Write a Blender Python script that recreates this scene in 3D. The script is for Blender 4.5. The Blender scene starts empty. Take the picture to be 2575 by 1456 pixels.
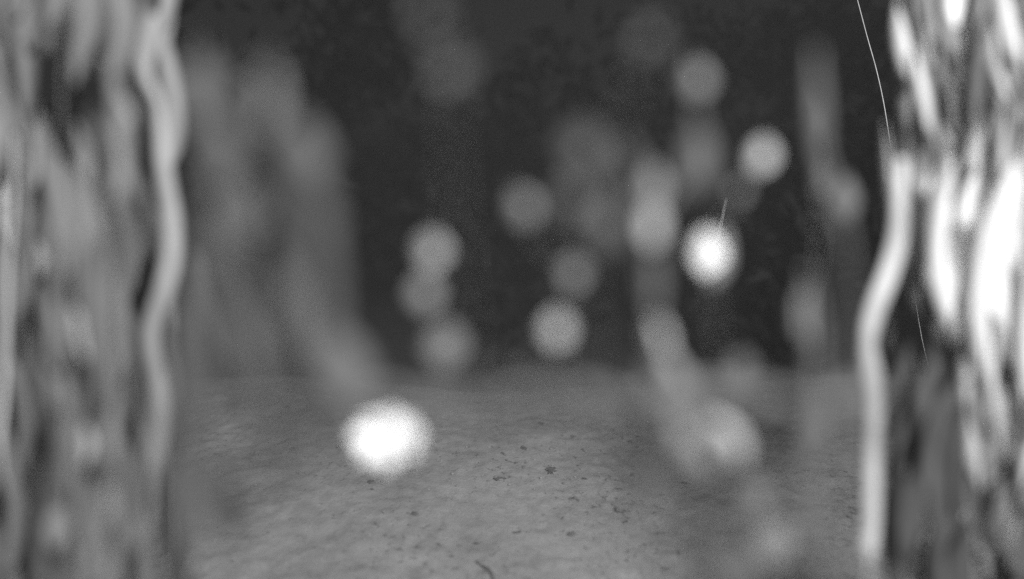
import bpy, math, random
import numpy as np
from mathutils import Vector, Matrix

random.seed(7)
rng = np.random.default_rng(11)
sc = bpy.context.scene
COL = sc.collection

# ------------------------------------------------------------------ camera
CAM = Vector((0, 0, 0.45)); PITCH = math.radians(12); FOC = 1533.0      # focal length in photo pixels (2575 wide view)
cam = bpy.data.cameras.new('camera'); co = bpy.data.objects.new('camera', cam); COL.objects.link(co)
co.location = CAM; co.rotation_euler = (math.pi / 2 - PITCH, 0, 0)
cam.sensor_width = 36; cam.lens = 36 * FOC / 2575; cam.clip_start = 0.01; cam.clip_end = 500
cam.dof.use_dof = True; cam.dof.focus_distance = 0.90; cam.dof.aperture_fstop = cam.lens / 20.0   # 20 mm opening
sc.camera = co
FWD = Vector((0, math.cos(PITCH), -math.sin(PITCH))); UP = Vector((0, math.sin(PITCH), math.cos(PITCH))); RT = Vector((1, 0, 0))
def P(u, v, d):
    """point seen at photo pixel (u, v), d metres along the lens axis"""
    return CAM + FWD * d + RT * ((u - 1287.5) / FOC * d) + UP * (-(v - 728) / FOC * d)
def PXM(d): return d / FOC

# ------------------------------------------------------------------ night sky, faint moon, infrared lamp
w = bpy.data.worlds.new('World'); sc.world = w; w.use_nodes = True
nt = w.node_tree; nt.nodes.clear()
sky = nt.nodes.new('ShaderNodeTexSky'); sky.sky_type = 'NISHITA'; sky.sun_disc = False
SUN_EL, SUN_ROT = math.radians(18), math.radians(150)
sky.sun_elevation = SUN_EL; sky.sun_rotation = SUN_ROT
bw = nt.nodes.new('ShaderNodeRGBToBW'); bg = nt.nodes.new('ShaderNodeBackground'); bg.inputs[1].default_value = 0.0035
wo = nt.nodes.new('ShaderNodeOutputWorld')
nt.links.new(sky.outputs[0], bw.inputs[0]); nt.links.new(bw.outputs[0], bg.inputs[0]); nt.links.new(bg.outputs[0], wo.inputs[0])
sun = bpy.data.lights.new('moon', 'SUN'); sun.energy = 0.03; sun.angle = math.radians(0.5)
so = bpy.data.objects.new('moon', sun); COL.objects.link(so)
sd = Vector((math.sin(SUN_ROT) * math.cos(SUN_EL), math.cos(SUN_ROT) * math.cos(SUN_EL), math.sin(SUN_EL)))
so.rotation_euler = sd.to_track_quat('Z', 'Y').to_euler()
# the camera's night illuminator, on its bracket above and to the right behind the lens
lamp = bpy.data.lights.new('infrared_lamp', 'SPOT'); lamp.energy = 130; lamp.spot_size = math.radians(95); lamp.spot_blend = 0.9
lamp.shadow_soft_size = 0.2
lo = bpy.data.objects.new('infrared_lamp', lamp); COL.objects.link(lo)
lo.location = (0.32, -0.25, 1.08)
lo.rotation_euler = (Vector(lo.location) - Vector((0.05, 0.85, 0.05))).to_track_quat('Z', 'Y').to_euler()
vs = sc.view_settings; vs.view_transform = 'Standard'; vs.look = 'None'; vs.exposure = 0.0; vs.gamma = 1
sc.cycles.use_denoising = False
sc.cycles.max_bounces = 5; sc.cycles.diffuse_bounces = 3

# ------------------------------------------------------------------ helpers
def mat_plain(name, lo_, hi_, scale=60, rough=0.7, bump=0.0, spec=0.25, trans=0.0):
    m = bpy.data.materials.new(name); m.use_nodes = True
    n = m.node_tree; p = n.nodes['Principled BSDF']
    tc = n.nodes.new('ShaderNodeTexCoord'); no = n.nodes.new('ShaderNodeTexNoise')
    no.inputs['Scale'].default_value = scale; no.inputs['Detail'].default_value = 5
    n.links.new(tc.outputs['Object'], no.inputs['Vector'])
    r = n.nodes.new('ShaderNodeValToRGB')
    r.color_ramp.elements[0].position = 0.3; r.color_ramp.elements[1].position = 0.7
    r.color_ramp.elements[0].color = (lo_, lo_, lo_, 1); r.color_ramp.elements[1].color = (hi_, hi_, hi_, 1)
    n.links.new(no.outputs['Fac'], r.inputs[0]); n.links.new(r.outputs[0], p.inputs['Base Color'])
    p.inputs['Roughness'].default_value = rough; p.inputs['Specular IOR Level'].default_value = spec
    if bump:
        b = n.nodes.new('ShaderNodeBump'); b.inputs['Strength'].default_value = bump; b.inputs['Distance'].default_value = 0.002
        n.links.new(no.outputs['Fac'], b.inputs['Height']); n.links.new(b.outputs[0], p.inputs['Normal'])
    return m
M_LEAF = mat_plain('leaf_mid', 0.14, 0.22, 3)
M_PALE = mat_plain('leaf_pale', 0.32, 0.42, 3)
M_DARK = mat_plain('leaf_dark', 0.06, 0.10, 3)
M_WHITE = mat_plain('petal_white', 0.78, 0.85, 3)
M_STEM = mat_plain('stem', 0.16, 0.24, 25)
M_STALK = mat_plain('stalk_pale', 0.15, 0.40, 22)
M_BLADE = mat_plain('grass_blade', 0.42, 0.58, 20)
M_CRUMB = mat_plain('soil_crumb', 0.15, 0.26, 90)
M_BLACK = mat_plain('rotted_litter', 0.07, 0.14, 300)
M_SHADE = mat_plain('leaf_shade', 0.045, 0.08, 3, 0.95, 0, 0.0)  # near-black leaf colour that stands in for shade
M_STRAP = mat_plain('leaf_strap', 0.10, 0.15, 3)
M_STALK_DULL = mat_plain('stalk_dull', 0.14, 0.28, 22)
M_SILK = mat_plain('silk', 0.5, 0.65, 90)
M_HEDGE = mat_plain('hedge_leaf', 0.05, 0.09, 3)
M_BARK = mat_plain('bark', 0.05, 0.1, 30)

def obj(name, verts, faces, mat, parent=None, smooth=True):
    me = bpy.data.meshes.new(name); me.from_pydata([tuple(v) for v in verts], [], faces); me.update()
    if smooth: me.polygons.foreach_set('use_smooth', [True] * len(me.polygons))
    me.materials.append(mat)
    o = bpy.data.objects.new(name, me); COL.objects.link(o)
    if parent: o.parent = parent
    return o
def tag(o, label, cat=None, group=None, kind=None):
    if label: o['label'] = label
    if cat: o['category'] = cat
    if group: o['group'] = group
    if kind: o['kind'] = kind
    return o
def thing(name, loc, label, cat, group=None):
    e = bpy.data.objects.new(name, None); e.empty_display_size = 0.02; COL.objects.link(e); e.location = loc
    return tag(e, label, cat, group)

def catmull(pts, n):
    """smooth resampling of (Vector, radius) points"""
    out = []
    q = [pts[0]] + list(pts) + [pts[-1]]
    for i in range(1, len(q) - 2):
        for k in range(n):
            t = k / n
            a, b, c, d = q[i - 1], q[i], q[i + 1], q[i + 2]
            f = lambda A, B, C, D: 0.5 * ((2 * B) + (C - A) * t + (2 * A - 5 * B + 4 * C - D) * t * t + (3 * B - A - 3 * C + D) * t ** 3)
            out.append((f(a[0], b[0], c[0], d[0]), max(1e-5, f(a[1], b[1], c[1], d[1]))))
    out.append(pts[-1]); return out
def tube(V, F, pts, sides=7, flat=1.0):
    """tapered tube through (Vector, radius) points; flat squeezes it along the view axis"""
    base = len(V); n = len(pts)
    for i, (p, r) in enumerate(pts):
        t = (pts[min(i + 1, n - 1)][0] - pts[max(i - 1, 0)][0]).normalized()
        a = t.cross(Vector((0, 1, 0)));
        if a.length < 1e-4: a = Vector((1, 0, 0))
        a.normalize(); b = t.cross(a).normalized()
        for k in range(sides):
            an = 2 * math.pi * k / sides
            V.append(p + a * (r * math.cos(an)) + b * (r * flat * math.sin(an)))
    for i in range(n - 1):
        for k in range(sides):
            k2 = (k + 1) % sides
            F.append((base + i * sides + k, base + i * sides + k2, base + (i + 1) * sides + k2, base + (i + 1) * sides + k))
    F.append(tuple(base + k for k in reversed(range(sides)))); F.append(tuple(base + (n - 1) * sides + k for k in range(sides)))

def leaf_mesh(name, wl, tip, bend, mat, seg=8):
    """leaf of unit length along +Z, base at the origin, blade facing -Y, folded on its midrib, with thickness"""
    V, F = [], []
    cols = (-1, -0.55, 0, 0.55, 1)
    th = 0.012
    for side in (0, 1):
        for i in range(seg + 1):
            t = i / seg
            wd = wl / 2 * (math.sin(math.pi * t ** tip) ** 0.8 if 0 < t < 1 else 0.03)
            for c in cols:
                y = abs(c) * wd * -0.35 + bend * t * t + (th if side else 0) + 0.02 * math.sin(9 * t + 3 * c)
                V.append((c * wd, y, t))
    n = (seg + 1) * 5
    for i in range(seg):
        for c in range(4):
            a = i * 5 + c
            F.append((a, a + 1, a + 6, a + 5)); F.append((n + a, n + a + 5, n + a + 6, n + a + 1))
    for i in range(seg):
        for c in (0, 4):
            a = i * 5 + c
            F.append((a, a + 5, n + a + 5, n + a) if c == 0 else (a, n + a, n + a + 5, a + 5))
    me = bpy.data.meshes.new(name); me.from_pydata(V, [], F); me.update()
    me.polygons.foreach_set('use_smooth', [True] * len(me.polygons)); me.materials.append(mat)
    return me
LM = {}
for mk, mm in (('m', M_LEAF), ('p', M_PALE), ('d', M_DARK), ('w', M_WHITE), ('b', M_BLADE), ('k', M_SHADE), ('s', M_STRAP)):
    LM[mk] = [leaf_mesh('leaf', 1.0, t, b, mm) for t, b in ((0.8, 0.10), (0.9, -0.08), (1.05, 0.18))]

TAB = {}
def fbm(x, y, seed, octv=4, base=1.0):
    tot = 0; amp = 1.0
    for o in range(octv):
        if (seed, o) not in TAB: TAB[seed, o] = np.random.default_rng((seed, o)).random((256, 256))
        tab = TAB[seed, o]; fx, fy = x * base * 2 ** o + 37.3 * o, y * base * 2 ** o + 11.7 * o
        ix, iy = np.floor(fx).astype(int), np.floor(fy).astype(int); tx, ty = fx - ix, fy - iy
        tx = tx * tx * (3 - 2 * tx); ty = ty * ty * (3 - 2 * ty)
        g = lambda a, b: tab[a % 256, b % 256]
        tot = tot + amp * ((g(ix, iy) * (1 - tx) + g(ix + 1, iy) * tx) * (1 - ty) + (g(ix, iy + 1) * (1 - tx) + g(ix + 1, iy + 1) * tx) * ty - 0.5)
        amp *= 0.5
    return tot
def ground_z(x, y):
    x = np.asarray(x, float); y = np.asarray(y, float)
    start = 0.98 + 0.12 * fbm(x, y * 0, 3, 2, 2.0)
    t = np.clip(y - start, 0, None); z = -np.minimum(0.45 * t * t, 0.5 + 0.1 * np.tanh(t))
    near = np.clip(1 - (np.hypot(x, y - 0.8) - 1.5) / 2, 0, 1)
    z = z + 0.020 * fbm(x, y, 5, 2, 2.5)
    z = z + near * (0.0028 * fbm(x, y, 6, 3, 22.0) + 0.003 * fbm(x, y, 8, 3, 70.0))
    return z
def gz(x, y): return float(ground_z(np.array([x]), np.array([y]))[0])

def plant(name, label, cat, d, stem, leaves, group=None, r=0.0006, mat=None, root=None, leaf_name='leaf', stem_name='stem', dj=0.02):
    """stem: photo pixels from tip down; leaves: (u, v, width, height, turn, material[, depth]) in photo pixels"""
    pts = [P(u, v, d) for u, v in stem]
    last = pts[-1]
    rx, ry = root if root else (last.x * 1.0, last.y + 0.02)
    rp = Vector((rx, ry, gz(rx, ry) - 0.01))
    e = thing(name, (rx, ry, rp.z + 0.01), label, cat, group)
    inv = Matrix.Translation(-Vector(e.location))
    line = [(p, r * (0.6 + 0.4 * i / len(pts))) for i, p in enumerate(pts)]
    mid = (last + rp) / 2 + Vector((random.uniform(-1, 1) * 0.01, 0.01, 0))
    line += [(mid, r * 1.15), (rp, r * 1.4)]
    line = catmull(line, 6)
    V, F = [], []; tube(V, F, line)
    for L in leaves:
        u, v, wd, ht, ang, mk = L[:6]; dd = L[6] if len(L) > 6 else d + random.uniform(-dj, dj) * d
        c = P(u, v, dd); W, H = wd * PXM(dd), ht * PXM(dd)
        a = math.radians(ang)
        axis = (UP * math.cos(a) + RT * math.sin(a)).normalized()
        b0 = c - axis * H / 2
        near = min(line, key=lambda q: (q[0] - b0).length)[0]
        if (near - b0).length > 0.0005:
            m2 = (near + b0) / 2 - Vector((0, 0, 0.1 * (near - b0).length))
            tube(V, F, catmull([(near, r * 0.5), (m2, r * 0.4), (b0, r * 0.35)], 4), 5)
        me = random.choice(LM[mk])
        o = bpy.data.objects.new(leaf_name, me); COL.objects.link(o)
        Z = axis; X = Z.cross(FWD).normalized(); Y = Z.cross(X)
        R = Matrix((X, Y, Z)).transposed().to_4x4() @ Matrix.Rotation(math.radians(random.uniform(-25, 25)), 4, 'Z')
        o.matrix_world = inv @ Matrix.Translation(b0) @ R @ Matrix.Diagonal((W, max(W, H * 0.5), H, 1))
        mw = o.matrix_world.copy(); o.parent = e; o.matrix_basis = mw
    obj(stem_name, [inv @ p for p in V], F, mat or M_STEM, e)
    return e

# ------------------------------------------------------------------ ground
def build_ground():
    fine_x = np.arange(-1.3, 1.3001, 0.0065); fine_y = np.arange(0.25, 1.75, 0.0065)
    out = np.array([0.05, 0.12, 0.22, 0.4, 0.7, 1.2, 2.2, 4, 8, 16, 32, 64, 120])
    xs = np.concatenate([(-1.3 - out)[::-1], fine_x, 1.3 + out]); ys = np.concatenate([(0.25 - out)[::-1], fine_y, 1.75 + out])
    X, Y = np.meshgrid(xs, ys); Z = ground_z(X, Y)
    nx, ny = len(xs), len(ys)
    V = np.stack([X, Y, Z], -1).reshape(-1, 3)
    i = np.arange(nx * ny).reshape(ny, nx)
    F = np.stack([i[:-1, :-1], i[:-1, 1:], i[1:, 1:], i[1:, :-1]], -1).reshape(-1, 4)
    me = bpy.data.meshes.new('ground'); me.from_pydata(V.tolist(), [], F.tolist()); me.update()
    me.polygons.foreach_set('use_smooth', [True] * len(me.polygons))
    m = bpy.data.materials.new('soil'); m.use_nodes = True; n = m.node_tree; p = n.nodes['Principled BSDF']
    tc = n.nodes.new('ShaderNodeTexCoord')
    def noise(s, det=6, rough=0.6, vec=None):
        q = n.nodes.new('ShaderNodeTexNoise'); q.inputs['Scale'].default_value = s; q.inputs['Detail'].default_value = det
        q.inputs['Roughness'].default_value = rough; n.links.new(vec or tc.outputs['Object'], q.inputs['Vector']); return q
    a = noise(9, 5); b = noise(60, 6, 0.7); c = noise(260, 3, 0.6)
    mx = n.nodes.new('ShaderNodeMath'); mx.operation = 'MULTIPLY_ADD'; mx.inputs[1].default_value = 0.5
    n.links.new(a.outputs['Fac'], mx.inputs[0])
    m3 = n.nodes.new('ShaderNodeMath'); m3.operation = 'MULTIPLY'; m3.inputs[1].default_value = 0.5
    n.links.new(b.outputs['Fac'], m3.inputs[0]); n.links.new(m3.outputs[0], mx.inputs[2])
    r = n.nodes.new('ShaderNodeValToRGB'); e = r.color_ramp.elements
    e[0].position = 0.32; e[0].color = (0.15, 0.15, 0.15, 1); e[1].position = 0.68; e[1].color = (0.30, 0.30, 0.30, 1)
    k = e.new(0.44); k.color = (0.21, 0.21, 0.21, 1)
    n.links.new(mx.outputs[0], r.inputs[0])
    mp = n.nodes.new('ShaderNodeMapping'); mp.inputs['Scale'].default_value = (1, 1.0, 1); n.links.new(tc.outputs['Object'], mp.inputs[0])
    sp = noise(85, 4, 0.75, mp.outputs[0]); pa = noise(5, 2)
    sr = n.nodes.new('ShaderNodeValToRGB'); sr.color_ramp.elements[0].position = 0.29; sr.color_ramp.elements[1].position = 0.42
    sr.color_ramp.elements[0].color = (0.35, 0.35, 0.35, 1); sr.color_ramp.elements[1].color = (1, 1, 1, 1)
    sh = n.nodes.new('ShaderNodeMath'); sh.operation = 'MULTIPLY_ADD'; sh.inputs[1].default_value = 0.35
    n.links.new(pa.outputs['Fac'], sh.inputs[0]); s2 = n.nodes.new('ShaderNodeMath'); s2.operation = 'SUBTRACT'; s2.inputs[1].default_value = 0.175
    n.links.new(sp.outputs['Fac'], s2.inputs[0]); n.links.new(s2.outputs[0], sh.inputs[2]); n.links.new(sh.outputs[0], sr.inputs[0])
    ml = n.nodes.new('ShaderNodeMix'); ml.data_type = 'RGBA'; ml.blend_type = 'MULTIPLY'; ml.inputs[0].default_value = 1
    n.links.new(r.outputs[0], ml.inputs[6]); n.links.new(sr.outputs[0], ml.inputs[7]); n.links.new(ml.outputs[2], p.inputs['Base Color'])
    p.inputs['Roughness'].default_value = 0.95; p.inputs['Specular IOR Level'].default_value = 0.1
    ad = n.nodes.new('ShaderNodeMath'); ad.operation = 'ADD'; n.links.new(b.outputs['Fac'], ad.inputs[0]); n.links.new(c.outputs['Fac'], ad.inputs[1])
    bp = n.nodes.new('ShaderNodeBump'); bp.inputs['Strength'].default_value = 0.35; bp.inputs['Distance'].default_value = 0.004
    n.links.new(ad.outputs[0], bp.inputs['Height']); n.links.new(bp.outputs[0], p.inputs['Normal'])
    me.materials.append(m)
    o = bpy.data.objects.new('ground', me); COL.objects.link(o); o['kind'] = 'structure'
    o['label'] = 'bare grey soil bank with crumbs and small hollows'
build_ground()

def lump(V, F, c, r, sq=0.6):
    """angular pebble-like crumb"""
    b = len(V)
    ico = [(0, 0, 1), (0.89, 0, 0.45), (0.28, 0.85, 0.45), (-0.72, 0.53, 0.45), (-0.72, -0.53, 0.45), (0.28, -0.85, 0.45),
           (0.72, 0.53, -0.45), (-0.28, 0.85, -0.45), (-0.89, 0, -0.45), (-0.28, -0.85, -0.45), (0.72, -0.53, -0.45), (0, 0, -1)]
    an = random.uniform(0, 6.28); ca, sa = math.cos(an), math.sin(an); ex = random.uniform(0.6, 1.3)
    for x, y, z in ico:
        k = r * random.uniform(0.75, 1.2); x *= ex
        V.append((c[0] + k * (x * ca - y * sa), c[1] + k * (x * sa + y * ca), c[2] + k * z * sq))
    for f in ((0,1,2),(0,2,3),(0,3,4),(0,4,5),(0,5,1),(1,6,2),(2,7,3),(3,8,4),(4,9,5),(5,10,1),(2,6,7),(3,7,8),(4,8,9),(5,9,10),(1,10,6),(6,11,7),(7,11,8),(8,11,9),(9,11,10),(10,11,6)):
        F.append(tuple(b + i for i in f))
def build_crumbs():
    N = 9000
    xs = rng.uniform(-1.1, 1.1, N); ys = rng.uniform(0.45, 1.6, N)
    keep = fbm(xs, ys, 21, 3, 6.0) > rng.uniform(-0.5, 0.35, N)
    xs, ys = xs[keep], ys[keep]; zs = ground_z(xs, ys)
    V, F = [], []
    for x, y, z in zip(xs, ys, zs):
        r = 0.0008 + 0.0022 * random.random() ** 4
        lump(V, F, (x, y, z + r * 0.2), r)
    o = obj('soil_crumbs', V, F, M_CRUMB, smooth=False)
    tag(o, 'fine loose soil crumbs scattered over the bare ground', 'soil', kind='stuff')
build_crumbs()

def on_ground(u, v):
    """where the ray through a photo pixel meets the soil"""
    dirn = P(u, v, 1.0) - CAM; t = 0.3
    while t < 3:
        q = CAM + dirn * t
        if q.z < gz(q.x, q.y): return q
        t += 0.002
    return CAM + dirn * 1.2
bits = [  # dark fragments of rotted litter lying on the soil: photo pixel, width, height, words
    (1385, 1184, 34, 26, 'dark crumpled leaf fragment alone on the open middle of the soil'),
    (1590, 1196, 20, 18, 'small black crumb on the soil beside the patch of scuffed earth'),
    (1722, 1218, 36, 12, 'flat dark leaf scrap lying at the foot of the bent stalk'),
    (1435, 1343, 30, 14, 'dark flake on smooth soil above the curled twig'),
    (932, 1213, 26, 12, 'thin dark flake just below the glowing white flower head'),
    (722, 1024, 20, 10, 'tiny dark flake on the rise behind the white flower head'),
    (1042, 1292, 26, 12, 'grey-black flake on the soil below the white flower head'),
    (1318, 1128, 22, 18, 'dark pitted crumb in the patch of scuffed earth'),
    (1255, 1205, 46, 10, 'long low dark scrap in the patch of scuffed earth'),
    (1300, 1340, 40, 9, 'narrow dark sliver on the soil near the curled twig'),
    (1580, 1110, 30, 10, 'faint dark sliver high on the soil bank'),
    (1360, 1065, 24, 9, 'short dark sliver near the crest of the soil bank')]
for u, v, wd, ht, lab in bits:
    q = on_ground(u, v); d = (q - CAM).dot(FWD)
    V, F = [], []
    W = wd * PXM(d) / 2 * 0.8; n = 17
    for layer in (0, 1):
        for i in range(n):
            an = 6.283 * i / n; k = random.uniform(0.25, 1.2)
            x, y = W * k * math.cos(an), W * k * 1.1 * ht / wd * 2.0 * math.sin(an)
            V.append((x, y, 0.0004 + (0.0006 if layer else 0) + W * 0.15 * random.random()))
    F += [tuple(range(n))[::-1], tuple(range(n, 2 * n))] + [(i, (i + 1) % n, n + (i + 1) % n, n + i) for i in range(n)]
    o = obj('leaf_fragment', V, F, M_BLACK, smooth=False); o.location = q
    tag(o, lab, 'leaf fragment', 'dark litter scraps on the soil')
tw = [(1198, 1415), (1212, 1426), (1226, 1434), (1236, 1446), (1242, 1462)]
V, F = [], []
pts = [(on_ground(u, v) + Vector((0, 0, 0.002)), 0.0011 + 0.0007 * (i in (2, 3))) for i, (u, v) in enumerate(tw)]
tube(V, F, catmull(pts, 4), 7)
tag(obj('twig', V, F, M_BLACK), 'short curled dark twig on the soil', 'twig')

# ------------------------------------------------------------------ dark shrubs beyond the bank
def shrub(x, y, rx, rz, n, seed, label, size=0.05):
    r = random.Random(seed); z0 = gz(x, y)
    e = thing('shrub', (x, y, z0), label, 'shrub', 'dark shrubs beyond the bank')
    V, F = [], []
    for k in range(6):
        a = r.uniform(0, 6.28); tip = Vector((math.cos(a) * rx * 0.7, math.sin(a) * rx * 0.5, rz * r.uniform(1.0, 1.7)))
        tube(V, F, catmull([(Vector((0, 0, -0.03)), 0.02), (tip * 0.4 + Vector((0, 0, 0.1)), 0.013), (tip, 0.004)], 4), 6)
    obj('trunk', V, F, M_BARK, e)
    V, F = [], []
    cl = [Vector((r.gauss(0, 0.5) * rx, r.gauss(0, 0.4) * rx, rz * (0.15 + 1.8 * r.random()))) for _ in range(22)]
    for _ in range(n):
        c = r.choice(cl); p = c + Vector((r.gauss(0, 1), r.gauss(0, 1), r.gauss(0, 1))) * rx * 0.16
        p.z = max(p.z, 0.03)
        s = size * r.uniform(0.6, 1.3); a = Vector((r.gauss(0, 1), r.gauss(0, 1), r.gauss(0, 1))).normalized(); b = a.cross(Vector((r.gauss(0, 1), r.gauss(0, 1), r.gauss(0, 1)))).normalized()
        c3 = a.cross(b) * s * 0.12; i = len(V)
        V += [p - a * s, p + b * s * 0.4 + c3, p + a * s, p - b * s * 0.4 + c3, p - c3 * 0.3]
        F += [(i, i + 1, i + 4), (i + 1, i + 2, i + 4), (i + 2, i + 3, i + 4), (i + 3, i, i + 4)]
    c = obj('crown', V, F, M_HEDGE, e, smooth=False); c['kind'] = 'stuff'
shrub(-1.5, 3.0, 0.9, 0.9, 3200, 1, 'dense dark shrub behind the wavy pale stalk')
shrub(0.1, 3.6, 0.9, 0.6, 1800, 2, 'low dark shrub standing in the gap beyond the bank crest')
shrub(1.4, 3.0, 0.8, 0.9, 3000, 3, 'dense dark shrub beyond the bright wavy stalk')
shrub(-0.5, 5.0, 1.2, 0.9, 2500, 4, 'loose far shrub glimpsed over the bank crest', 0.07)

def LR(a, b): return random.uniform(a, b)
# ------------------------------------------------------------------ plants in front of the lens
# white flower head: saturated disc
plant('flower', 'glowing white round flower head low over the soil', 'flower', 0.235,
      [(975, 1105), (985, 1300), (1000, 1500)],
      [(975 + 42 * math.sin(math.radians(t)), 1100 - 27 * math.cos(math.radians(t)), 80, 85, t, 'w', 0.235 + 0.0005 * i) for i, t in enumerate(range(0, 360, 45))], r=0.0002, leaf_name='petal')
plant('weed', 'slim weed with three stacked grey leaves above the flower head', 'weed', 0.20,
      [(1085, 590), (1080, 740), (1110, 900), (1150, 1100), (1170, 1500)],
      [(1085, 632, 66, 76, 5, 'p'), (1068, 738, 66, 70, -10, 'm'), (1125, 870, 90, 100, 15, 'm')], r=0.0002)
plant('weed', 'slim weed whose two round leaves hang over the bank crest', 'weed', 0.20,
      [(1300, 470), (1350, 600), (1440, 690), (1410, 850), (1420, 1500)],
      [(1310, 520, 66, 80, -20, 'm'), (1445, 690, 60, 70, 10, 'm'), (1405, 830, 66, 76, 0, 'p')], r=0.0002)
plant('weed', 'tall weed with long upright leaves along a thick bent stalk', 'weed', 0.20,
      [(1745, 150), (1745, 380), (1660, 540), (1640, 700), (1660, 880), (1760, 1050), (1850, 1170), (1900, 1500)],
      [(1750, 200, 60, 70, 0, 'm'), (1755, 400, 80, 170, 0, 'd'), (1642, 470, 50, 110, 0, 'm'), (1642, 570, 50, 100, 0, 'p'), (1650, 700, 60, 180, 0, 'd'),
       (1655, 850, 56, 130, -12, 'p'), (1715, 960, 60, 200, -25, 'm'), (1820, 1110, 90, 150, -30, 'p'), (1740, 1100, 110, 200, -30, 'm'), (1640, 1010, 100, 200, -20, 'd'), (1640, 1180, 120, 120, 0, 'd')], r=0.0016, mat=M_DARK)
plant('weed', 'weed with one brilliant white bud under two grey leaves', 'weed', 0.22,
      [(1915, 350), (1870, 480), (1790, 620), (1800, 800), (1830, 1500)],
      [(1915, 390, 55, 75, 15, 'p'), (1860, 480, 30, 40, 30, 'm'), (1772, 632, 84, 110, 0, 'w', .25), (1800, 640, 70, 160, 10, 'm', .255)], r=0.0002)

plant('weed', 'low sprawling weed whose dim leaves lie along the bank crest', 'weed', 0.17,
      [(1250, 930), (1240, 1000), (1260, 1250), (1300, 1500)],
      [(u, 1005 + LR(-20, 20), 60, 170, 90 + LR(-15, 15), 'd') for u in list(range(880, 1700, 90)) + [1750, 1850, 1940, 2140]], r=0.00012)
plant('weed', 'near-black leaves added as shade between the bright wavy stalk and the white leaves', 'weed', 0.39,
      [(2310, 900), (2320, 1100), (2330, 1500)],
      [*[(LR(2245, 2420), LR(960, 1480), LR(30, 60), LR(200, 340), LR(-6, 6), 'k', LR(.35, .40)) for _ in range(34)]], r=0.0006)  # dark leaves added to fill the shaded gap under the sheaf
plant('weed', 'near-black leaves added as shade low beside the pale wavy stalk', 'weed', 0.2,
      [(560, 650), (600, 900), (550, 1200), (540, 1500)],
      [(605, 730, 50, 220, -12, 'k'), (545, 1240, 110, 190, -10, 'k'), (590, 1300, 80, 120, 0, 'k')], r=0.0002)  # dark leaves added to make the shaded patches here

# pale wavy stalks
def stalk(label, pix, d, wpx, mat, root, group='wavy upright stalks'):
    pts = [(P(u, v, d), wpx * k / 2 * PXM(d)) for u, v, k in pix]
    rp = Vector((root[0], root[1], gz(*root) - 0.01)); last = pts[-1][0]
    e = thing('stalk', rp + Vector((0, 0, 0.01)), label, 'stalk', group); inv = Matrix.Translation(-Vector(e.location))
    pts += [((last + rp) / 2, pts[-1][1]), (rp, pts[-1][1] * 1.2)]
    V, F = [], []; tube(V, F, catmull(pts, 6), 9, 0.6)
    obj('stem', [inv @ p for p in V], F, mat, e)
    return e
q = P(385, 1210, 0.36)
stalk('pale wavy stalk rising clear of the leafy wall on the path edge', [(385, 40, .8), (372, 110, 1.1), (360, 180, .9), (395, 260, .6), (405, 340, .8), (412, 430, 1), (428, 540, 1.1), (430, 640, 1.1),
      (412, 730, 1.1), (380, 830, 1), (385, 910, 1), (400, 990, 1), (398, 1080, 1.1), (388, 1160, .9), (385, 1225, .45), (383, 1280, .2), (380, 1400, .2)], 0.35, 46, M_STALK_DULL, (q.x, q.y + 0.02))
q = P(2185, 1450, 0.35)
stalk('bright wavy stalk standing beside the white narrow leaves', [(2268, 400, .7), (2262, 500, .9), (2255, 600, 1.1), (2232, 690, 1.2), (2195, 790, 1.2), (2182, 870, 1), (2192, 950, 1.2), (2198, 1030, 1.1), (2192, 1120, 1), (2190, 1220, 1.1),
      (2190, 1310, 1.1), (2182, 1385, 1), (2180, 1415, .3), (2180, 1450, .2)], 0.34, 42, M_STALK, (q.x, q.y + 0.02))

# ------------------------------------------------------------------ leafy wall beside the path
def LR(a, b): return random.uniform(a, b)
wall = [(100, 650, 26, 90, 0, 'p'), (135, 555, 30, 110, 5, 'm'), (160, 650, 24, 90, 0, 'm'), (200, 840, 36, 130, -12, 'p'), (120, 830, 28, 110, 0, 'm'),
        (157, 985, 26, 100, 0, 'm'), (210, 1120, 38, 100, 0, 'p'), (272, 1110, 36, 90, 0, 'm'), (265, 1270, 40, 100, 0, 'p'),
        (140, 1330, 60, 110, 5, 'm'), (345, 1340, 50, 90, 0, 'm'), (240, 1445, 40, 60, 0, 'm'), (80, 380, 26, 190, 0, 'm'), (300, 285, 60, 90, 0, 'm'), (290, 430, 40, 150, 0, 'm')]
stems_left = [([(60, 200), (70, 700), (40, 1500)], 0.36, 'leafy weed with narrow hanging leaves at the outer edge of the leafy wall', (0, 130)),
              ([(180, 420), (170, 900), (190, 1500)], 0.285, 'leafy weed with the most narrow pale hanging leaves beside the wavy stalk', (130, 235)),
              ([(300, 200), (290, 800), (300, 1500)], 0.27, 'sparse leafy weed standing close beside the pale wavy stalk', (235, 480))]
for st, d, lab, (x0, x1) in stems_left:
    lv = [l for l in wall if x0 <= l[0] < x1]
    plant('weed', lab, 'weed', d, st, lv, 'leafy weeds along the path edge', r=0.0005)
fringe = [([(40, 0), (60, 800), (30, 1500)], (-40, 110), 'tall weed of thin strap leaves at the outer edge of the leafy wall'),
          ([(160, -40), (150, 800), (160, 1500)], (110, 210), 'tall weed of thin strap leaves in the middle of the leafy wall'),
          ([(280, -40), (300, 800), (280, 1500)], (205, 295), 'tall weed of thin strap leaves just short of the pale wavy stalk'),
          ([(400, 200), (420, 800), (430, 1500)], (340, 430), 'sparse weed of dim strap leaves behind the pale wavy stalk')]
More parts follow.
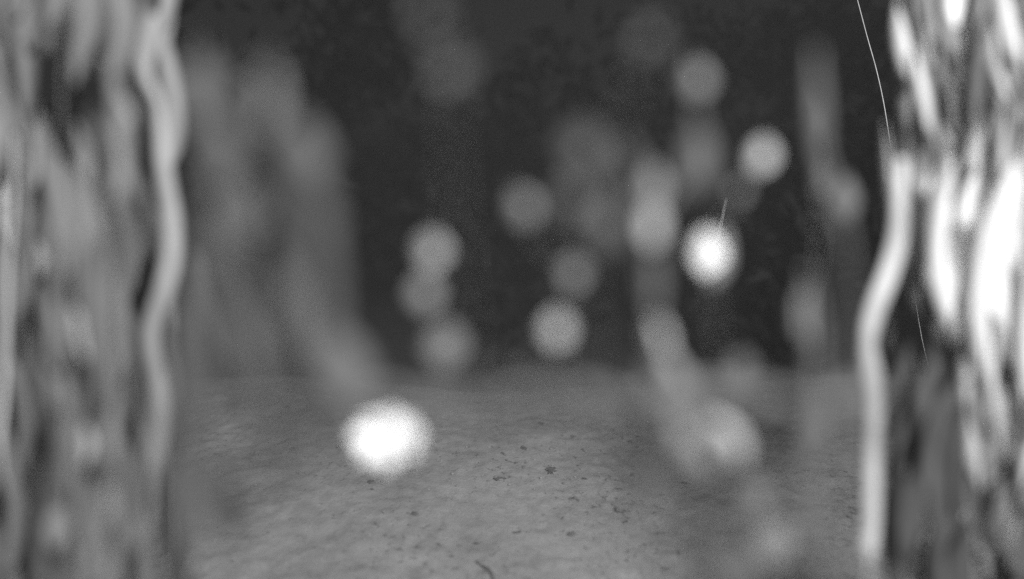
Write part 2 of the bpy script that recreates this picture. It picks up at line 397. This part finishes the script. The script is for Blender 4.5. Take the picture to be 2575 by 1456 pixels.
for j, (st, (x0, x1), lab) in enumerate(fringe):
    lv = []; N = (44, 40, 44, 22)[j]
    for k in range(N):
        u, v = LR(x0, x1), -80 + 1640 * ((k * 7 % N) + LR(0, 1)) / N; h_ = LR(220, 460)
        if ((u - 190) / 95) ** 2 + ((v - 270) / (60 + h_ / 2)) ** 2 < 1: continue
        x = random.random(); mk = ('m' if x < 0.14 else 's' if x < 0.90 else 'd') if j < 3 else ('m' if x < 0.25 else 'd')
        lv.append((u, v, LR(34, 70), h_, random.gauss(0, 5), mk, (LR(.37, .45), LR(.29, .36), LR(.28, .345), LR(.38, .43))[j]))
    for k in range(15):      # broader old leaves at the back
        u, v = LR(x0, x1), -60 + 1600 * (k + LR(0, 1)) / 15
        if abs(u - 190) < 120 and abs(v - 265) < 190 or j == 3: continue
        lv.append((u, v, LR(110, 160), LR(300, 420), LR(-6, 6), 's' if j < 3 else 'd', LR(0.37, 0.41) if j else LR(.46, .5)))
    plant('weed', lab, 'weed', (0.42, 0.34, 0.33, 0.41)[j], st, lv, 'strap-leaved weeds forming the leafy wall', r=0.0005)

# the growth goes on past both edges of the view
for lab, x0, x1, st, d, mks in (('strap-leaved weed continuing the leafy wall outward past the thin pale grass', -330, -60, [(-200, -250), (-190, 600), (-180, 1500)], .46, 'mmd'),
                                ('strap-leaved weed at the very end of the leafy wall', -640, -340, [(-480, -200), (-470, 600), (-460, 1500)], .50, 'mdd'),
                                ('narrow-leaved weed continuing outward past the white narrow leaves', 2680, 2960, [(2800, -250), (2810, 600), (2800, 1500)], .46, 'mmp')):
    plant('weed', lab, 'weed', d, st, [(LR(x0, x1), LR(-260, 1480), LR(40, 80), LR(220, 420), random.gauss(0, 6), random.choice(mks), d + LR(-.04, .05)) for _ in range(46)], 'weeds continuing the path edges', r=0.0008)

# soft weeds leaning in close to the lens
plant('weed', 'tall weed with faint grey leaves next to the pale wavy stalk', 'weed', 0.165,
      [(500, 100), (560, 500), (600, 900), (600, 1500)],
      [(665, 250, 70, 170, 5, 'm', .15), (500, 220, 90, 190, 0, 'd'), (600, 520, 130, 180, 0, 'd'), (540, 380, 130, 200, 0, 'd'), (620, 880, 80, 300, -22, 'd'), (520, 650, 90, 260, 0, 'd'), (480, 900, 70, 350, 0, 'd'), (470, 1250, 120, 260, 0, 'd')], r=0.0002)
plant('weed', 'weed with overlapping dim leaves above the low end of the crest', 'weed', 0.165,
      [(760, 420), (770, 700), (720, 1100), (720, 1500)],
      [(760, 560, 150, 260, 0, 'd', .145), (765, 800, 120, 240, 0, 'm', .145), (860, 930, 140, 220, -15, 'd'), (690, 1060, 90, 240, -20, 'd'), (690, 1190, 90, 100, 0, 'd'), (690, 720, 100, 240, 0, 'd'), (760, 380, 120, 160, 0, 'd'), (800, 1050, 140, 160, 0, 'd')], r=0.0002)
def column(label, pix, d, wpx, mat=None):
    return stalk(label, pix, d, wpx, mat or M_DARK, (P(pix[-1][0], 1500, d).x, P(pix[-1][0], 1500, d).y + .01), 'thick dim stems close to the lens')
column('thick dim stem leaning from the pale wavy stalk towards the flower head', [(520, 500, .8), (570, 760, 1), (640, 950, 1.1), (710, 1130, .9), (740, 1300, .3), (750, 1480, .2)], .16, 46)
column('thick dim stem upright just inside the pale wavy stalk', [(470, 640, .7), (485, 800, 1), (480, 950, 1), (455, 1100, 1), (450, 1300, .8), (460, 1480, .8)], .25, 60)
column('thick dim stem upright over the bank beside the faint grey leaves', [(720, 330, .8), (770, 480, 1.2), (800, 650, 1.5), (810, 850, 1.5), (830, 1000, 1), (840, 1200, .3), (840, 1480, .2)], .14, 40)
column('thick dim stem behind the single pale leaf near the bright wavy stalk', [(2030, 680, .5), (2045, 800, .9), (2050, 950, 1), (2040, 1100, 1.2), (2020, 1250, .6), (2020, 1480, .3)], .21, 34)
column('thick dim stem high up beside the bright wavy stalk', [(2050, 120, .3), (2055, 270, 1.1), (2065, 400, .7), (2110, 520, .7), (2140, 700, .4), (2140, 1000, .6), (2140, 1480, .2)], .21, 34)
plant('weed', 'thin weed carrying two dark leaves high above the flower head', 'weed', 0.155,
      [(1080, 0), (1130, 170), (1140, 420), (1200, 1500)],
      [(1080, 40, 90, 70, 60, 'd'), (1130, 170, 75, 90, 40, 'd')], r=0.00012)
plant('weed', 'thin weed with dark leaves massed beside the tall bent weed', 'weed', 0.16,
      [(1640, 80), (1560, 300), (1480, 420), (1500, 1500)],
      [(1640, 100, 70, 60, 50, 'd'), (1460, 370, 95, 90, 0, 'd'), (1560, 420, 85, 100, 0, 'd'), (1540, 560, 80, 110, 0, 'd'), (1440, 500, 60, 80, 0, 'd')], r=0.00012)
plant('weed', 'upright weed with one pale leaf between dim ones beside the bright wavy stalk', 'weed', 0.27,
      [(2050, 250), (2060, 600), (2040, 950), (2060, 1500)],
      [(2055, 300, 50, 170, 0, 'd'), (2070, 430, 40, 130, 0, 'd'), (2035, 790, 50, 150, 0, 'm', .22), (2045, 940, 60, 110, 0, 'p', .215), (2045, 1090, 70, 150, 10, 'd'), (2130, 980, 40, 180, 0, 'd'), (2130, 500, 60, 120, 0, 'd')], r=0.0003)
plant('weed', 'low weed with blurred round leaves at the foot of the bright wavy stalk', 'weed', 0.22,
      [(1900, 900), (1905, 1100), (1920, 1300), (1950, 1500)],
      [(1870, 930, 60, 80, 0, 'd'), (1910, 1250, 70, 80, 0, 'm'), (1960, 1380, 120, 110, 30, 'm'), (1780, 1340, 110, 110, 0, 'd'), (2060, 1300, 80, 140, 0, 'd'), (1850, 1440, 120, 100, 0, 'd')], r=0.0002)
plant('weed', 'creeping weed with soft pale leaves hanging just over the front of the soil', 'weed', 0.19,
      [(1200, 1290), (1220, 1400), (1230, 1500)],
      [(1205, 1310, 70, 60, 20, 'd'), (1640, 1250, 80, 70, 20, 'd'), (1500, 1380, 90, 60, 50, 'd')], r=0.00012)

# ------------------------------------------------------------------ grasses
def blade(parent, inv, pix, d, wpx, mat, name='blade'):
    pts = []
    n = len(pix)
    for i, (u, v) in enumerate(pix):
        t = i / (n - 1); pts.append((P(u, v, d), wpx / 2 * PXM(d) * max(0.12, math.sin(math.pi * min(1, 0.15 + t * 0.9)) ** 0.7)))
    V, F = [], []; tube(V, F, catmull(pts, 5), 6, 0.25)
    return obj(name, [inv @ p for p in V], F, mat, parent)
def clump(label, root, blades, group=None, mat=None):
    rz = gz(*root); e = thing('grass_clump', (root[0], root[1], rz), label, 'grass', group); inv = Matrix.Translation(-Vector(e.location))
    for pix, d, wpx, mm in blades:
        base = P(*pix[-1], d)
        # carry the blade on down to the crown of the clump
        foot = Vector((root[0] + LR(-.012, .012), root[1] + LR(-.012, .012), rz - 0.005))
        pts = []; n = len(pix)
        for i, (u, v) in enumerate(pix):
            t = i / n; pts.append((P(u, v, d), wpx / 2 * PXM(d) * max(0.12, math.sin(math.pi * min(0.6, 0.06 + t * 0.7)) ** 0.7)))
        pts += [(base.lerp(foot, 0.5) + Vector((0, 0, 0.02)), pts[-1][1] * 0.6), (foot, pts[-1][1] * 0.35)]
        V, F = [], []; tube(V, F, catmull(pts, 5), 6, 0.2)
        obj('blade', [inv @ p for p in V], F, mm, e)
    return e
B = []
def bl(u0, v0, u1, v1, wpx, d, m=M_BLADE, sway=12):
    n = 5; B.append(([(u0 + (u1 - u0) * t / n + LR(-sway, sway) * (0 < t < n), v0 + (v1 - v0) * t / n) for t in range(n + 1)], d, wpx, m))
def sheaf():
    out = []
    for k in range(150):
        u = LR(2235, 2625); v = LR(-60, 1430); h_ = LR(170, 400); w_ = LR(18, 46)
        if v + h_ / 2 > 900 + max(0, u - 2380) * 3.2: continue                 # open darkness under the sheaf
        if v < 420 and u < 2200 + v * 0.25 + 45: continue                       # kept clear of the silk
        if u < 2300 and 330 < v + h_ / 2 and v - h_ / 2 < 440 and u < 2230: continue
        glow = math.exp(-((v - 700) / 270) ** 2) * min(1, max(0, (u - 2290) / 130))  # pool of lamplight put into leaf colour, palest near the middle
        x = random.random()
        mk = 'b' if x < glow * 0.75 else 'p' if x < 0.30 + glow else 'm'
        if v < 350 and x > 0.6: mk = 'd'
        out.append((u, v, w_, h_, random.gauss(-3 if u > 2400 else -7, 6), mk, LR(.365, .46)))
    out += [(LR(2275, 2400), LR(-40, 420), LR(24, 50), LR(180, 340), random.gauss(-10, 5), random.choice('mmmp'), LR(.38, .44)) for _ in range(26)]
    out += [(LR(2330, 2600), LR(0, 560), LR(100, 150), LR(260, 380), random.gauss(-6, 4), 'm', LR(.45, .48)) for _ in range(22)]
    return out + [(2372, 620, 46, 420, -4, 'b', .36), (2415, 660, 36, 330, 10, 'b', .37), (2470, 720, 60, 500, 0, 'b', .36), (2495, 880, 50, 420, -3, 'b', .37), (2525, 620, 46, 420, 0, 'b', .37), (2556, 540, 36, 320, 0, 'b', .37),
                  (2575, 820, 40, 480, 0, 'b', .38), (2452, 1060, 30, 340, -3, 'p', .38), (2405, 0, 50, 140, 0, 'b', .36), (2406, 110, 30, 120, 0, 'p', .4), (2540, 1080, 40, 360, -6, 'p', .4)]
SH = sheaf()
for lab, lo_, hi_, st in (('sheaf of white narrow leaves crowded at the outer path edge', 2500, 9999, [(2600, -40), (2590, 700), (2640, 1500)]),
                     ('sheaf of white narrow leaves hanging beside the outermost one', 2400, 2500, [(2450, -80), (2450, 500), (2500, 900), (2600, 1200), (2640, 1500)]),
                     ('sheaf of grey and white narrow leaves crossed by the long silk thread', 0, 2400, [(2250, -80), (2310, 250), (2340, 600), (2400, 850), (2520, 1100), (2620, 1500)])):
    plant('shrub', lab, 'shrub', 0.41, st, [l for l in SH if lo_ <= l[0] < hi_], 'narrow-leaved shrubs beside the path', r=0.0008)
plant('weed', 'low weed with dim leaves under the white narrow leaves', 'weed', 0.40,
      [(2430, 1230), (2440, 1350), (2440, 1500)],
      [(2430, 1330, 60, 130, -10, 'm'), (2480, 1340, 36, 130, 5, 'm'), (2345, 940, 26, 130, 10, 'd'), (2400, 1240, 26, 120, 0, 'd'), (2560, 1380, 50, 180, 0, 'd'), (2520, 1290, 40, 180, 0, 'd'), *[(LR(2400, 2600), LR(1230, 1480), LR(40, 70), LR(160, 280), LR(-10, 10), random.choice('kkd'), LR(.40, .43)) for _ in range(16)]], r=0.0008)  # dim weed leaves, with near-black ones mixed in to shade the corner
B = []
bl(36, 340, 6, 1180, 16, .365, sway=5); bl(4, 360, 8, 560, 24, .42, sway=2); bl(8, 80, 45, 520, 26, .42, M_STALK, 4); bl(-10, 700, 16, 1300, 20, .45, M_STALK)
q = P(-10, 1500, 0.46)
clump('thin pale grass blades at the outer edge of the leafy wall', (q.x, q.y + 0.03), B)

# ------------------------------------------------------------------ spider silk
def silk(label, pix, r):
    pts = [(P(u, v, dd), r[i] if isinstance(r, list) else r) for i, (u, v, dd) in enumerate(pix)]
    V, F = [], []; tube(V, F, catmull(pts, 4), 5)
    o = obj('silk_thread', V, F, M_SILK); tag(o, label, 'silk thread', 'spider silk threads')
silk('long fine silk thread slanting down across the white narrow leaves', [(2040, -420, .88), (2140, -60, .88), (2180, 90, .88), (2205, 180, .88), (2226, 280, .88), (2250, 440, .88), (2272, 580, .88), (2292, 690, .88), (2318, 850, .88), (2350, 980, .88), (2385, 1110, .88), (2436, 1300, .86), (2470, 1420, .84)],
     [.0006] * 6 + [.0004] * 7)
silk('short fine silk thread glinting just above the brilliant white bud', [(1826, 500, .72), (1816, 550, .72), (1804, 600, .72), (1798, 625, .72)], [.0002, .0005, .0005, .0002])

# ------------------------------------------------------------------ night mist
def build_haze():
    x, y0, y1, z0, z1 = 130, -130, 130, -1.8, 3.2
    V = [(a, b, c) for a in (-x, x) for b in (y0, y1) for c in (z0, z1)]
    F = [(0, 1, 3, 2), (4, 6, 7, 5), (0, 4, 5, 1), (2, 3, 7, 6), (0, 2, 6, 4), (1, 5, 7, 3)]
    m = bpy.data.materials.new('night_mist'); m.use_nodes = True; n = m.node_tree; n.nodes.clear()
    v = n.nodes.new('ShaderNodeVolumePrincipled'); v.inputs['Color'].default_value = (0.9, 0.9, 0.9, 1); v.inputs['Density'].default_value = 0.026
    o = n.nodes.new('ShaderNodeOutputMaterial'); n.links.new(v.outputs[0], o.inputs['Volume'])
    tag(obj('haze', V, F, m, smooth=False), 'thin night mist hanging over the whole place', 'mist', kind='stuff')
build_haze()
